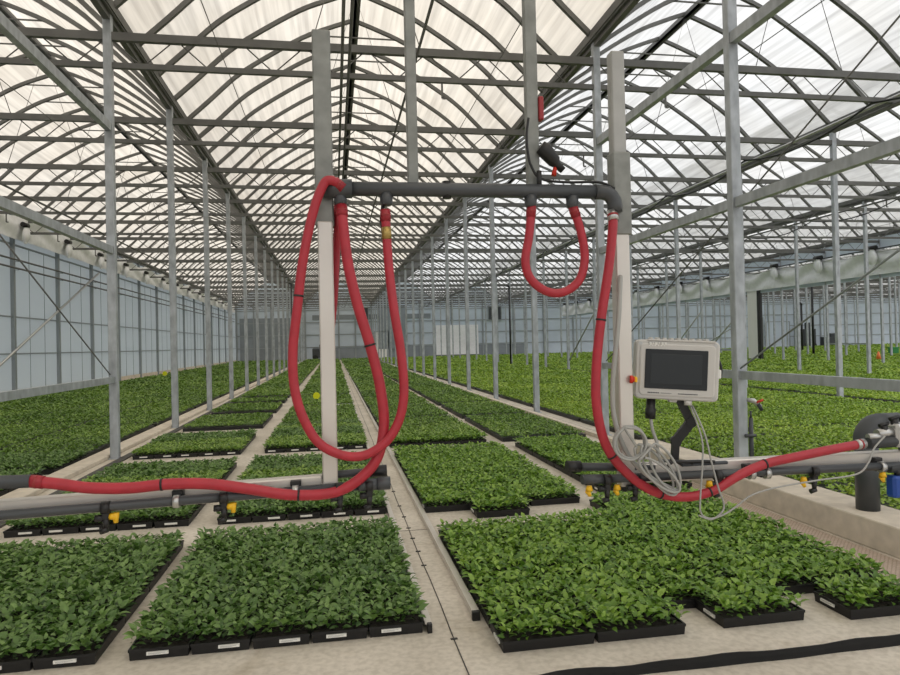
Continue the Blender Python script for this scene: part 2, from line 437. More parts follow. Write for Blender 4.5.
# everything farther back: one mass per kind of seedling
QV = np.array([[0, 0, 0], [.45, .36, .04], [1, 0, -.10], [.45, -.36, .04]]); QF = np.array([[0, 2, 1], [0, 3, 2]])
MIDV = LEAF_V; MIDF = LEAF_F
def field(name, mat, rects, label, h=.135):
    rects = [r for r in rects if r[1] > r[0] and r[3] > r[2]]
    B = []; S = []
    ev = []; ef = []
    for (x0, x1, y0, y1) in rects:
        b = len(ev); zt = .062
        ev += [(x0, y0, 0), (x1, y0, 0), (x1, y1, 0), (x0, y1, 0), (x0, y0, zt), (x1, y0, zt), (x1, y1, zt), (x0, y1, zt)]
        for q in ((4, 5, 6, 7), (0, 1, 5, 4), (1, 2, 6, 5), (2, 3, 7, 6), (3, 0, 4, 7)):
            ef += [(b+q[0], b+q[1], b+q[2]), (b+q[0], b+q[2], b+q[3])]
        xc, yc = (x0+x1)/2, (y0+y1)/2; d = math.hypot(xc, y0)
        s = max(.050, .0037*d)
        n = int((x1-x0)*(y1-y0)*3.1/(s*s))
        px = rng.uniform(x0+.01, x1-.01, n); py = rng.uniform(y0+.01, y1-.01, n)
        B.append(np.stack([px, py, np.full(n, 0.)], 1)); S.append(np.full(n, s))
    B = np.concatenate(B); S = np.concatenate(S); n = len(B)
    hz = .5+.5*np.sin(B[:, 0]*11)*np.sin(B[:, 1]*9)
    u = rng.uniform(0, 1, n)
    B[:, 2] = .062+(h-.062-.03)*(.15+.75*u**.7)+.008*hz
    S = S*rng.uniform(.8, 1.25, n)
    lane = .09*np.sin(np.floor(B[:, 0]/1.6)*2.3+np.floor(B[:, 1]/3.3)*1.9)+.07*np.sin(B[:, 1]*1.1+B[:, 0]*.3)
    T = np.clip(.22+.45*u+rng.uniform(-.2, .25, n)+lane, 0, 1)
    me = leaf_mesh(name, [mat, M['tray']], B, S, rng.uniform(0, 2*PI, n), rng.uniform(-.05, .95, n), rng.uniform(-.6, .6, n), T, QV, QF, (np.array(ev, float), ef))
    o = bpy.data.objects.new(name, me); COL.objects.link(o)
    tag(o, label, 'seedlings', kind='stuff'); return o

def lanes(x0, x1, y0, y1, lw=1.6, ll=3.2, gx=.05, gy=.10, jit=.0):
    out = []; nx = max(1, round((x1-x0)/lw)); w = (x1-x0)/nx
    for i in range(nx):
        y = y0+random.uniform(0, jit)
        while y < y1-.4:
            e = min(y1, y+ll)
            xa, xb = x0+i*w+gx/2, x0+(i+1)*w-gx/2
            # outside the view with a wide margin: skip
            xm = (xa+xb)/2
            if -(e*.62+1.5) < xm < e*1.12+2.5:
                out.append((xa, xb, y, e))
            y = e+gy+(random.uniform(0, .06))
    return out
R = []
for (x0, x1) in ((-3.04, -1.47), (-1.12, .48), (.86, 2.48)):
    starts, gap = {-3.04: ([14.3, 17.5, 20.5, 22.6], .9), -1.12: ([14.3, 18.6, 22.6], .45), .86: ([12.5, 14.6, 17.6, 20.3, 22.6], .25)}[x0]
    for a, b in zip(starts, starts[1:]): R.append((x0, x1, a, b-gap*random.uniform(.8, 1.1)))
    R += lanes(x0, x1, 22.6, 79, 2.0, 3.4, 0.02, .12)
    R += []
for a, b in ((10.9, 14.2), (14.5, 17.4), (17.8, 21.5)): R.append((2.74, 4.2, a, b))
R += lanes(2.74, 4.2, 21.8, 79, 2.0, 4, .02, .1)
R.append((-3.04, -2.99, 14.5, 14.6))
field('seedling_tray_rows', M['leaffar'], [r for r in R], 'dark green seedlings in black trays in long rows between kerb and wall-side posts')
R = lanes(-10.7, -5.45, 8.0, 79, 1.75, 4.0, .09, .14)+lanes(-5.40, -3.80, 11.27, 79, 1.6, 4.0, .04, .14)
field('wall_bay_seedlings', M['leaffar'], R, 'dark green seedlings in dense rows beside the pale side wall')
R = []
for j in range(NR):
    R += lanes(XR+.25+8*j, XR+7.75+8*j, max(2.6, 8*j*.82), 79, 1.85, 3.3, .05, .09, 1.5)
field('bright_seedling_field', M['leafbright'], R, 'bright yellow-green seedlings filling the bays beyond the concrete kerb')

# ------------------------------------------------------------------ columns
def vis_y(x):                      # first useful depth for something at x
    return max(0, (abs(x)-3)/1.12) if x > 0 else max(0, (abs(x)-3)/.62)
rows = [XL]+[XR+8*j for j in range(NR)]
rowname = ['row along the wall-side aisle', 'row beside the concrete kerb']+[f'{ORD[j]} row beyond the kerb' for j in range(0, NR-1)]
cw, cd = .125, .11
m_ = MB(); m_.bbox(-cw/2, cw/2, -cd/2, cd/2, 0, 7, .008); ME_COL = m_.mesh('post', M['galv'])
m_ = MB(); m_.bbox(-.10, .10, -.09, .09, 0, .012, .004); ME_BASE = m_.mesh('base_plate', M['galv'])
for r, X in enumerate(rows):
    cnt = 0
    for k in range(-1, 19):
        Y = Y0+STEP*k
        if k == -1 and X > 5: continue
        if r <= 1 and k < 0: continue
        if r == 0 and k == 0: continue
        if r > 1 and Y < vis_y(X)+1.0: continue
        if X > 60 and k % 2: continue
        if (r > 3 or k > 12) and (r % 2) and k > 14: pass
        t = empty('support_column', (X, Y, 0)); 
        tag(t, f'galvanised steel column, {ORD[cnt]} along from the camera in {rowname[r]}', 'column', 'galvanised greenhouse columns')
        cnt += 1
        o = bpy.data.objects.new('post', ME_COL); COL.objects.link(o); o.parent = t
        if r < 4 and k < 8:
            o = bpy.data.objects.new('base_plate', ME_BASE); COL.objects.link(o); o.parent = t

# rails and braces in the two braced rows
def beam(name, p, q, w, h, label, group, mat='galv', cat='beam'):
    m = MB(); m.bar(p, q, w, h); o = m.build(name, M[mat], org=p); tag(o, label, cat, group); return o
for (X, yb, nm) in ((XL, 11.13, 'wall-side aisle'), (XR, 11.13, 'concrete kerb')):
    off = 0
    for z, h, w, hn in ((1.22, .095, .06, 'low'), (3.22, .11, .08, 'middle'), (5.13, .13, .09, 'high')):
        for a, b, s in ((3.13, 7.13, 'front'), (7.13, 11.13, 'second')):
            if X < 0 and s == 'front': a = 5.0
            beam('brace_beam', (X, a+.06, z), (X, b-.06, z), w, h, f'{hn} grey steel beam between columns in {s} span of {nm}', 'steel beams between columns')
def rod(name, p, q, r, label, group, mat='galv', cat='brace'):
    m = MB(); m.tube([p, q], r, 8); o = m.build(name, M[mat], org=p)
    tag(o, label, cat, group); return o
G = 'diagonal brace rods'
rod('brace_rod', (XR+.03, 11.05, 1.3), (XR+.03, 3.2, 5.05), .009, 'thin steel rod slanting up past the kerb columns', G, 'roofsteel')
rod('brace_rod', (XR-.03, 7.05, 1.3), (XR-.03, 3.2, 3.1), .011, 'thin steel rod slanting up from low beam end beside kerb column', G, 'mullion')
rod('brace_rod', (XL-.03, 11.05, 1.3), (XL-.03, 7.2, 3.1), .009, 'thin dark rod slanting down to the wall-side aisle column', G, 'roofsteel')
rod('brace_pipe', (-11.1, 34.8, 5.45), (-11.1, 22.1, .1), .045, 'bright diagonal pipe leaning against the pale side wall', G, 'steel')
# distant braces
for j, (X, ya, yb) in enumerate(((28.6, 42, 50), (12.64, 31, 35), (20.64, 31.13, 35.13), (20.64, 35.13, 39.13))):
    rod('brace_pipe', (X, ya, 3.2), (X, yb, .6), .035, ['pale diagonal pipe at the white door jamb of curtained row', 'pale diagonal pipe in first row beyond the kerb', 'pale diagonal pipe in front half of second row beyond the kerb', 'pale diagonal pipe in rear half of second row beyond the kerb'][j], G, 'steel')
beam('brace_beam', (20.64, 31.2, 1.0), (20.64, 39.1, 1.0), .08, .10, 'low pale beam between two columns of second row beyond kerb', 'steel beams between columns')
beam('brace_beam', (36.64, 41.2, 1.0), (36.64, 45.1, 1.0), .08, .10, 'low pale beam between columns beyond the curtained row', 'steel beams between columns')

# ------------------------------------------------------------------ roof
def arch_pts(n=24):
    """pointed arch, half span 4, springing at 7.0, apex about 9.65"""
    R_ = []
    ctrl = [(-4, 7.0), (-3.45, 7.52), (-2.83, 8.12), (-2.2, 8.57), (-1.27, 9.14), (-.6, 9.43), (0, 9.65)]
    left = spline([(x, 0, z) for x, z in ctrl], 4)
    L_ = [(p.x, p.z) for p in left]
    return L_+[(-x, z) for x, z in reversed(L_[:-1])]
AP = arch_pts()
def arch_mesh(w, h, name='roof_arch'):
    m = MB(); n = len(AP); vs = []
    for i, (x, z) in enumerate(AP):
        a = AP[max(0, i-1)]; b = AP[min(n-1, i+1)]; tx, tz = b[0]-a[0], b[1]-a[1]; l = math.hypot(tx, tz); nx, nz = -tz/l, tx/l
        vs += [(x, -w/2, z), (x, w/2, z), (x-nx*h, w/2, z-nz*h), (x-nx*h, -w/2, z-nz*h)]
    fs = [(0, 1, 2, 3)]+[tuple(4*(n-1)+k for k in (3, 2, 1, 0))]
    for i in range(n-1):
        for k in range(4): k2 = (k+1) % 4; fs.append((i*4+k, (i+1)*4+k, (i+1)*4+k2, i*4+k2))
    m.add(vs, fs); return m
ME_ARCH = arch_mesh(.078, .085).mesh('roof_arch', M['roofsteel'])
t_ = MB(); t_.bar((-1.1, 0, 9.18), (1.1, 0, 9.18), .03, .03); ME_TIE = t_.mesh('collar_tie', M['roofsteel'])
AY = [Y0+STEP/3*i for i in range(-9, 58)]
bays = [(-7.36, -9, 'a')]+[(.64+8*j, -9, 'a') for j in range(0, NR+1)]
for bi, (cx, ys, _) in enumerate(bays):
    ylo = max(-9, vis_y(cx+4 if cx > 0 else cx+4)-6) if bi not in (0, 1, 2) else -9
    c = empty('ceiling', (cx, 0, 0)); c['kind'] = 'structure'
    m = MB(); n = len(AP); vs = []; fs = []
    for (x, z) in AP:
        vs += [(cx+x*1.0, ylo, z+.012), (cx+x*1.0, YEND, z+.012)]
    for i in range(n-1): fs.append((2*i, 2*i+1, 2*i+3, 2*i+2))
    m.add(vs, fs, True)
    m.build('roof_film', M['film_warm'] if bi <= 1 else M['film_cool'], c)
    r = MB(); r.box(cx-.03, cx+.05, ylo, YEND, 9.50, 9.62); r.box(cx+.09, cx+.13, ylo, YEND, 9.48, 9.60); r.box(cx-.03, cx+.13, ylo, YEND, 9.50, 9.52); r.build('ridge_beam', M['roofsteel'], c)
    for y in AY:
        if y < ylo: continue
        o = bpy.data.objects.new('roof_arch', ME_ARCH); COL.objects.link(o); o.parent = c; o.location = (0, y, 0)
        if y < 48 and (round((y-Y0)/(STEP/3)) % 3 != 0 or bi > 2):
            o = bpy.data.objects.new('collar_tie', ME_TIE); COL.objects.link(o); o.parent = c; o.location = (0, y, 0)
    if True:
        g = MB()
        # gable fill above the far wall
        vs = [(cx+x, YEND, z) for x, z in AP]+[(cx+x, YEND+.05, z) for x, z in AP]
        g.add(vs, [tuple(range(n-1, -1, -1)), tuple(n+i for i in range(n))]); g.build('gable_sheet', M['wallsheet'], c)

# gutters
for r, X in enumerate([-11.36]+rows+[XR+8*NR]):
    ylo = max(-9, vis_y(X)-6) if r > 3 else -9
    g = MB(); g.box(X-.10, X+.10, ylo, YEND, 6.88, 6.93); g.box(X-.12, X-.095, ylo, YEND, 6.91, 7.06); g.box(X+.095, X+.12, ylo, YEND, 6.91, 7.06)
    g.box(X-.05, X+.05, ylo, YEND, 6.80, 6.88)
    o = g.build('roof_gutter', M['roofsteel'], org=(X, max(ylo, 0), 6.9))
    nm = ['over the pale side wall', 'over the wall-side aisle columns', 'over the kerb columns'] + [f'over {ORD[i]} column row beyond the kerb' for i in range(NR)]
    tag(o, f'long grey steel roof gutter {nm[r]}', 'gutter', 'roof gutters')

# trusses across all bays
for k in range(0, 19):
    Y = Y0+STEP*k
    xa = max(-11.36, -(Y*.62+5)//8*8) if k else -11.36
    xa = -11.36; xb = min(XR+8*NR, Y*1.12+8)
    nb = math.ceil((xb-XR)/8); xb = XR+8*nb
    t = empty('roof_truss', (0, Y, HTB)); tag(t, f'wide steel roof truss across the bays, {ORD[k]} back from camera', 'truss', 'roof trusses crossing the greenhouse')
    MB().bar((xa, Y, HTT), (xb, Y, HTT), .09, .125).build('top_chord', M['roofsteel'], t)
    MB().bar((xa, Y, HTB), (xb, Y, HTB), .07, .085).build('bottom_chord', M['roofsteel'], t)
    w = MB()
    x = xa; r_ = .011+.0003*k
    nbay = int(round((xb-xa)/8))
    for b in range(nbay):
        x0 = xa+8*b
        for i in range(16):
            xs, xe = x0+i*.5, x0+(i+1)*.5
            z0_, z1_ = (HTT, HTB) if i % 2 == 0 else (HTB, HTT)
            w.tube([(xs, Y, z0_), (xe, Y, z1_)], r_, 4, False)
        def az(xx):
            q = abs(xx); pr = [(-p[0], p[1]) for p in AP if p[0] <= 0]
            for (xA, zA), (xB, zB) in zip(pr, pr[1:]):
                if xB <= q <= xA: return zB+(zA-zB)*(q-xB)/(xA-xB+1e-9)
            return 7
        cs = x0+4
        if k < 9:
            u = MB(); u.tube([(cs-.9, Y, HTT+.05), (cs, Y, az(0)-.12), (cs+.9, Y, HTT+.05)], r_*.8, 4, False); u.build('upper_strut', M['roofsteel'], t)
        if k < 7:
            a = (-2.7, 1.25)[b % 2]; hg = MB()
            hg.bar((cs+a, Y, HTB-.30), (cs+a, Y, HTB), .03, .03); hg.bar((cs+a, Y, HTB-.30), (cs+a+.06, Y, HTB-.30), .03, .03); hg.build('pipe_hanger', M['roofsteel'], t)
    w.build('web', M['roofsteel'], t)

# lengthwise pipes and wires under the trusses
def lpipe(name, x, z, r, label, y0=-2, mat='roofsteel', sag=0, group='pipes running under the trusses', cat='pipe'):
    if sag:
        pts = []
        y = y0
        while y < 79:
            for i in range(6): pts.append((x, y+4*i/6, z-sag*4*(i/6)*(1-i/6)))
            y += 4
        m = MB(); m.tube(pts, r, 6)
    else:
        m = MB(); m.tube([(x, y0, z), (x, 80, z)], r, 8)
    o = m.build(name, M[mat], org=(x, 3.13, z)); tag(o, label, cat, group)
y0_ = -.87
lpipe('overhead_track', .215, 6.035, .024, 'thin dark overhead track pipe beside the ridge line, wall side of its pair', y0_)
lpipe('overhead_track', .325, 6.035, .024, 'thin dark overhead track pipe beside the ridge line, kerb side of its pair', y0_)
lpipe('overhead_track', 1.334, 6.04, .022, 'lone dark overhead track pipe above the kerb-side boom post', y0_)
lpipe('overhead_track', -8.34, 6.03, .03, 'dark overhead track pipe over the middle of wall bay', y0_)
lpipe('overhead_track', -9.29, 6.03, .03, 'dark overhead track pipe over the wall bay, closer to the pale wall', y0_)
lpipe('overhead_track', 10.3, 6.03, .03, 'pale overhead track pipe above the first bay beyond the kerb', y0_, 'steel')
lpipe('overhead_track', 10.61, 6.03, .03, 'second pale overhead track pipe above the bay beyond kerb', y0_, 'roofsteel')
lpipe('overhead_cable', 10.15, 6.04, .022, 'dark sagging cable slung along overhead track beyond the kerb', y0_, 'black', .25, 'cables', 'cable')
lpipe('overhead_track', 17.9, 6.03, .03, 'overhead track pipe above the second bay beyond the kerb', 3)
lpipe('overhead_cable', 18.2, 6.04, .02, 'dark sagging cable above the second bay beyond the kerb', 3, 'black', .25, 'cables', 'cable')
for i, x in enumerate((-5.3, -1.6, 2.7, 6.6, 13.3, 22.6)):
    lpipe('shade_wire', x, 6.17, .007, f'thin straight wire under trusses, {ORD[i]} counting from the pale side wall', y0_, 'roofsteel', 0, 'wires under the trusses', 'wire')

# ------------------------------------------------------------------ side wall
WX = -11.42
wl = empty('wall_left', (WX, 0, 0)); wl['kind'] = 'structure'
MB().box(WX-.06, WX, -9, YEND, .25, 6.85).build('wall_sheet', M['wallsheet'], wl)
MB().bbox(WX-.1, WX+.06, -9, YEND, 0, .28, .01).build('plinth', M['kerb'], wl)
for k in range(-2, 20):
    Y = Y0-.6+STEP*k
    MB().bbox(WX, WX+.13, Y-.07, Y+.07, 0, 6.8, .01).build('wall_post', M['mullion'], wl)
for z, t in ((1.65, .05), (2.99, .05), (5.62, .06), (6.3, .06)):
    MB().box(WX, WX+.05, -9, YEND, z-t/2, z+t/2).build('wall_rail', M['mullion'], wl)
s = MB()
y = -8
while y < YEND:
    s.box(WX, WX+.015, y-.008, y+.008, .28, 5.6); y += 1.333
s.build('mullion_strip', M['mullion'], wl)['kind'] = 'stuff'
for i, z in enumerate((5.02, 4.72)):
    m = MB(); m.tube([(WX+.28, -2, z), (WX+.28, 80, z)], .035, 8)
    o = m.build('heating_pipe', M['roofsteel'], org=(WX+.28, 3.13, z)); tag(o, ['upper', 'lower'][i]+' dark heating pipe running along the pale side wall', 'pipe', 'heating pipes on the wall')
    for k in range(20):
        MB().box(WX+.14, WX+.28, Y0-.6+4*k-.015, Y0-.6+4*k+.015, z-.05, z-.03).build('bracket', M['mullion'], o, org=(WX+.28, 3.13, z))
# rolled screen bundled near each post
def bundle(x, y, z, label, group, sx=1, roll=True, s=1.0):
    e = empty('curtain_bundle', (x, y, z-.9)); tag(e, label, 'curtain', group)
    m = MB(); rs = []; N = 12; L = 9
    for i in range(L+1):
        t = i/L; zz = z-t*.85*s
        rad = (.16+.10*math.sin(t*PI*.9)-.12*t*t)*s
        ring = []
        for k in range(N):
            a = 2*PI*k/N; q = rad*(1+.14*math.sin(k*3.1+t*2))
            ring.append((x+sx*.05+q*math.cos(a)*.75, y+q*math.sin(a)*1.2-.12*t, zz))
        rs += ring
    fs = [tuple(range(N-1, -1, -1)), tuple(L*N+k for k in range(N))]
    for i in range(L):
        for k in range(N): k2 = (k+1) % N; fs.append((i*N+k2, i*N+k, (i+1)*N+k, (i+1)*N+k2))
    m.add(rs, fs, True); m.build('gathered_fabric', M['curtain'], e)
    m = MB(); m.tube([(x, y-.28*s, z+.1), (x, y+.28*s, z+.1)], .13*s, 10); m.build('roller', M['black'], e)
for k in range(0, 17):
    Y = Y0-.6+STEP*(k+1)
    bundle(WX+.50, Y, 6.2, f'white bundled curtain with black roller, {ORD[k]} along the pale side wall', 'bundled curtains on the side wall', s=.7)
# screen sheet laid along the top of the wall
def drape(name, x, y0, y1, z0, z1, label, amp=.10, side=1, zfun=None):
    m = MB(); N = int((y1-y0)/.33); K = 7; vs = []
    for j in range(K+1):
        t = j/K
        for i in range(N+1):
            y = y0+(y1-y0)*i/N; ph = ((y-Y0)/STEP) % 1
            sw = abs(math.sin(ph*PI))
            z = z1+(z0-z1)*t-(.25*sw*(1-t) if t < .9 else 0)
            xx = x-side*(amp*(math.sin(t*7+math.sin(ph*2*PI)*2)*.5+.5)*(1-.6*t)+.05*math.sin(y*9)*(1-sw)*(1-t))
            vs.append((xx, y, z))
    fs = []
    for j in range(K):
        for i in range(N): a = j*(N+1)+i; fs.append((a, a+1, a+N+2, a+N+1))
    n = len(vs); vs += [(v[0]+side*.02, v[1], v[2]) for v in vs]; fs += [tuple(n+q for q in reversed(f)) for f in fs]
    m.add(vs, fs, True); o = m.build(name, M['curtain'], org=(x, y0, z0)); tag(o, label, 'curtain', 'long screen curtains'); return o
drape('screen_curtain', WX+.30, 5, 80, 5.75, 6.75, 'long pale folded curtain along the top of side wall', .12, -1)

# curtained row far on the kerb side
CXR = 28.64
drape('screen_curtain', CXR-.15, 24, 81, 4.80, 6.15, 'long white curtain hanging high across the far column row', .22, 1)
v = MB(); v.box(CXR-.04, CXR+.04, 22, 81, 4.62, 5.05); tag(v.build('trim_4', M['farwall'], org=(CXR, 22, 4.6)), kind='structure')
v = MB(); v.box(CXR-.03, CXR+.03, 22, 81, 6.15, 6.9); tag(v.build('trim_5', M['farwall'], org=(CXR, 22, 6.1)), kind='structure')
lpipe('curtain_rod', CXR-.38, 6.14, .035, 'dark rod above the long white far curtain', 22, 'machine', 0, 'curtain rods', 'rod')
lpipe('curtain_rod', CXR-.34, 5.98, .03, 'pale rod against the long white far curtain', 22, 'steel', 0, 'curtain rods', 'rod')
for k in range(0, 13):
    Y = 31.13+STEP*k
    bundle(CXR-.5, Y, 6.1, f'white gathered curtain knot with black roller, {ORD[k]} along the far curtained row', 'curtain knots on the far row', -1)
jm = MB(); jm.bbox(CXR-.10, CXR+.10, 41.6, 42.7, 0, 4.8, .02)
e = empty('door_1', (CXR, 42.2, 0)); e['kind'] = 'structure'
jm.build('door_jamb', M['white'], e); MB().box(CXR-.11, CXR+.05, 41.25, 41.6, 0, 4.8).build('door_seal', M['black'], e)

# ------------------------------------------------------------------ end wall
we = empty('wall_back', (0, YEND, 0)); we['kind'] = 'structure'
MB().box(-11.4, XR+8*NR, YEND, YEND+.12, 0, 7).build('cladding', M['farwall'], we)
x = -11.36
while x < XR+8*NR:
    MB().box(x-.09, x+.09, YEND-.12, YEND, 0, 7).build('mullion', M['mullion'], we); x += 2.0 if x < 5 else 4.0
for z in (1.6, 3.1, 4.6, 6.1):
    MB().box(-11.4, XR+8*NR, YEND-.06, YEND, z-.05, z+.05).build('wall_rail', M['mullion'], we)
MB().box(-2.5, 24, YEND-.04, YEND-.01, .0, 1.5).build('dark_plinth', M['fardark'], we)
MB().box(-11.0, -4.0, YEND-.04, YEND-.01, .0, 5.2).build('grey_bay_panel', M['fardark'], we)
MB().box(-2.5, 12, YEND-.04, YEND-.01, 4.9, 5.5).build('grey_band', M['fardark'], we)
MB().box(5.5, 9.0, YEND-.30, YEND-.10, 1.2, 6.6).build('grey_bay_panel', M['fardark'], we)
MB().box(12.6, 18, YEND-.25, YEND-.10, .3, 4.0).build('white_shutter', M['curtain'], we)
for i, (xa, xb, za, zb) in enumerate(((19.4, 21.0, 4.6, 6.2), (3.0, 4.2, 4.4, 6.3))):
    w = empty('window_%d' % (i+1), ((xa+xb)/2, YEND-.2, za)); w['kind'] = 'structure'
    MB().box(xa, xb, YEND-.16, YEND-.08, za, zb).build('window_pane', M['machine'], w)
    fr = MB(); fr.box(xa-.1, xa, YEND-.2, YEND-.06, za-.1, zb+.1); fr.box(xb, xb+.1, YEND-.2, YEND-.06, za-.1, zb+.1); fr.box(xa, xb, YEND-.2, YEND-.06, zb, zb+.1); fr.box(xa, xb, YEND-.2, YEND-.06, za-.1, za)
    fr.build('window_frame', M['mullion'], w)
def far_door(n, xa, xb, h, mat):
    e = empty('door_%d' % n, ((xa+xb)/2, YEND-.3, 0)); e['kind'] = 'structure'
    MB().bbox(xa, xb, YEND-.28, YEND-.2, 0, h, .02).build('door_leaf', M[mat], e)
    f = MB(); f.box(xa-.12, xa, YEND-.3, YEND-.12, 0, h+.1); f.box(xb, xb+.12, YEND-.3, YEND-.12, 0, h+.1); f.box(xa, xb, YEND-.3, YEND-.12, h, h+.1)
    f.build('door_frame', M['mullion'], e)
far_door(2, 5.0, 6.6, 3.3, 'white'); far_door(3, 58.2, 61.6, 3.6, 'farwall'); far_door(4, 56.0, 57.6, 4.2, 'machine')
# small machines at the end wall
def machine(x, y, w, h, label, mat='machine'):
    e = empty('farm_machine', (x, y, 0)); tag(e, label, 'machine', 'machines at the end wall')
    MB().bbox(x-w/2, x+w/2, y-.5, y+.5, .35, h*.75, .06).build('machine_body', M[mat], e)
    MB().bbox(x-w*.1, x+w*.35, y-.4, y+.4, h*.75, h, .05).build('control_box', M[mat], e)
    for sx in (-1, 1): MB().tube([(x+sx*w*.33, y-.55, .35), (x+sx*w*.33, y+.55, .35)], .33, 12).build('wheel', M['black'], e)
machine(-1.5, 81, 2.0, 1.9, 'dark machine parked at far end of the central seedling rows')
machine(62.6, 80.5, 1.8, 3.4, 'tall dark machine parked before the pale end wall')
machine(66, 80.5, 2.4, 1.9, 'low dark wheeled machine parked before the pale end wall')
def blackpole(x, y, label, h=6.0, r=.06):
    e = empty('downpipe', (x, y, 0)); tag(e, label, 'pipe', 'black downpipes')
    MB().tube([(x, y, 0), (x, y, h)], r, 10).build('pipe', M['black'], e)
    MB().tube([(x, y, h), (x, y, h+.12), (x-.2, y, h+.2)], r*1.2, 8).build('elbow', M['black'], e)
blackpole(11.73, 43.9, 'slim black downpipe standing among seedlings beyond the kerb', 5.3)
blackpole(36.4, 46.2, 'slim black downpipe beyond the curtained row', 5.6, .09)
blackpole(-3.0, 50.5, 'slim black downpipe beside the wall-side aisle columns', 6.2, .05)
blackpole(44.5, 58.0, 'black downpipe by the white far door', 4.6, .1)
e = empty('plastic_crate', (41, 43.6, 0)); tag(e, 'small green plastic crate on the field of bright seedlings', 'crate')
MB().bbox(40.75, 41.25, 43.35, 43.85, 0, .62, .03).build('crate_body', M['green'], e); MB().bbox(40.72, 41.28, 43.32, 43.88, .58, .66, .02).build('crate_rim', M['green'], e)
e = empty('marker_cone', (31.8, 34.9, 0)); tag(e, 'small orange marker cone among bright seedlings', 'cone')
MB().tube([(31.8, 34.9, .1), (31.8, 34.9, .62)], [.17, .04], 12).build('cone_body', M['orange'], e); MB().bbox(31.55, 32.05, 34.65, 35.15, .0, .1, .02).build('cone_base', M['white'], e)

# sticky card and markers among the rows
def card(x, y, z, label, mat='cardyellow', w=.16, h=.16):
    e = empty('sticky_card', (x, y, 0)); tag(e, label, 'card', 'insect cards')
    MB().tube([(x, y, .03), (x, y, z)], .006, 6).build('stick', M['steel'], e)
    m = MB(); m.tube([(x, y-.02, z), (x, y+.02, z)], w/2, 14); m.build('card_face', M[mat], e)
card(-.53, 20.0, .23, 'round yellow insect card standing among rows beside the boom post', w=.2)
card(-9.4, 40.0, .35, 'small round yellow marker near the pale side wall', w=.25)
tg = MB(); tg.bbox(-.02, .42, 18.25, 18.4, 0.0, .10, .01); tag(tg.build('floor_gap_block', M['white'], org=(.2, 18.3, 0)), 'small white block standing in for bare concrete between tray rows beside track', 'block')  # added white block stands for a bare floor gap in the tray rows

# ------------------------------------------------------------------ irrigation boom
BY = 2.9
boom = empty('irrigation_boom', (.64, BY, .95)); tag(boom, 'suspended irrigation boom with two aluminium arms and tall posts', 'irrigation boom')
def sag(x):
    if x < .5: return .05+.0245*(x+.06)
    return max(0, .022*(2.2-x)/1.1)
def bp(mb, name, mat, parent=None):
    if max(v[2] for v in mb.v) < 1.14 and name not in ('lower_post', 'inlet_pipe', 'inlet_bracket', 'mount_plate'):
        mb.v = [(v[0], v[1], v[2]+sag(v[0])) for v in mb.v]
    p = parent or boom
    off = Vector((.64, BY, .95))
    if parent is not None: off = off
    o = bpy.data.objects.new(name, mb.mesh(name, M[mat], off)); COL.objects.link(o); o.parent = p; return o
# posts (lean slightly as hung)
bp(MB().bbox(-.058, .006, BY-.005, BY+.055, 1.025, 2.19, .005), 'lower_post', 'alu')
bp(MB().bbox(1.282, 1.350, BY-.005, BY+.055, .985, 2.50, .005), 'lower_post', 'alu')
bp(MB().bbox(-.066, .012, BY+.0, BY+.06, 2.17, 3.012, .006), 'upper_post', 'sleeve')
bp(MB().bbox(1.276, 1.362, BY-.012, BY+.062, 2.14, 2.52, .006), 'post_sleeve', 'sleeve')
bp(MB().bbox(1.284, 1.350, BY+.0, BY+.055, 2.50, 2.99, .006), 'upper_post', 'postgrey')
for xc, w in ((.358, .046), (.906, .056)):
    bp(MB().bbox(xc-w/2, xc+w/2, BY+.01, BY+.05, 2.34, 5.95, .004), 'hanger', 'sleeve')
    bp(MB().bbox(xc-.08, xc+.08, BY-.10, BY+.16, 5.86, 5.94, .01), 'trolley', 'machine')
# arms
bp(MB().bbox(-3.1, -.058, BY+.02, BY+.08, .980, 1.056, .006), 'arm_beam', 'alu')
bp(MB().bbox(1.35, 4.0, BY+.02, BY+.08, .975, 1.062, .006), 'arm_beam', 'alu')
# arm feed pipes
for xa, xb in ((-3.1, .10), (1.20, 2.72)):
    bp(MB().tube([(xa, BY-.022, 1.010), (xb, BY-.022, 1.010)], .0195, 14), 'feed_pipe', 'pvc')
bp(MB().tube([(2.66, BY-.022, 1.0), (4.0, BY-.022, 1.0)], .024, 14), 'feed_pipe', 'pvc')
bp(MB().tube([(-.06, BY+.035, 1.055), (.20, BY+.035, 1.055)], .017, 14), 'branch_pipe', 'pvc')
bp(MB().tube([(1.05, BY+.035, 1.06), (1.46, BY+.035, 1.045)], .019, 14), 'branch_pipe', 'pvc')
bp(MB().tube([(.09, BY-.022, 1.012), (.17, BY-.022, 1.012)], .026, 14).tube([(.17, BY-.022, 1.012), (.225, BY-.022, 1.012)], .028, 14), 'end_fitting', 'pvc')
bp(MB().tube([(.14, BY+.035, 1.055), (.215, BY+.035, 1.055)], .026, 14), 'end_fitting', 'black')
bp(MB().tube([(1.085, BY-.022, 1.012), (1.20, BY-.022, 1.010)], .0225, 14), 'end_fitting', 'pvc')
bp(MB().tube([(1.035, BY+.035, 1.062), (1.10, BY+.035, 1.06)], .026, 14), 'end_fitting', 'black')
# clamps along arms
for x in (-.64, -.17, 1.02+.9, 2.10-.1, 2.62):
    bp(MB().tube([(x-.012, BY-.022, 1.008), (x+.012, BY-.022, 1.008)], .027, 14), 'clamp', 'steel' if x != -.17 else 'steel')
    bp(MB().bbox(x-.022, x+.022, BY-.01, BY+.03, .985, 1.05, .004), 'clamp_block', 'black')
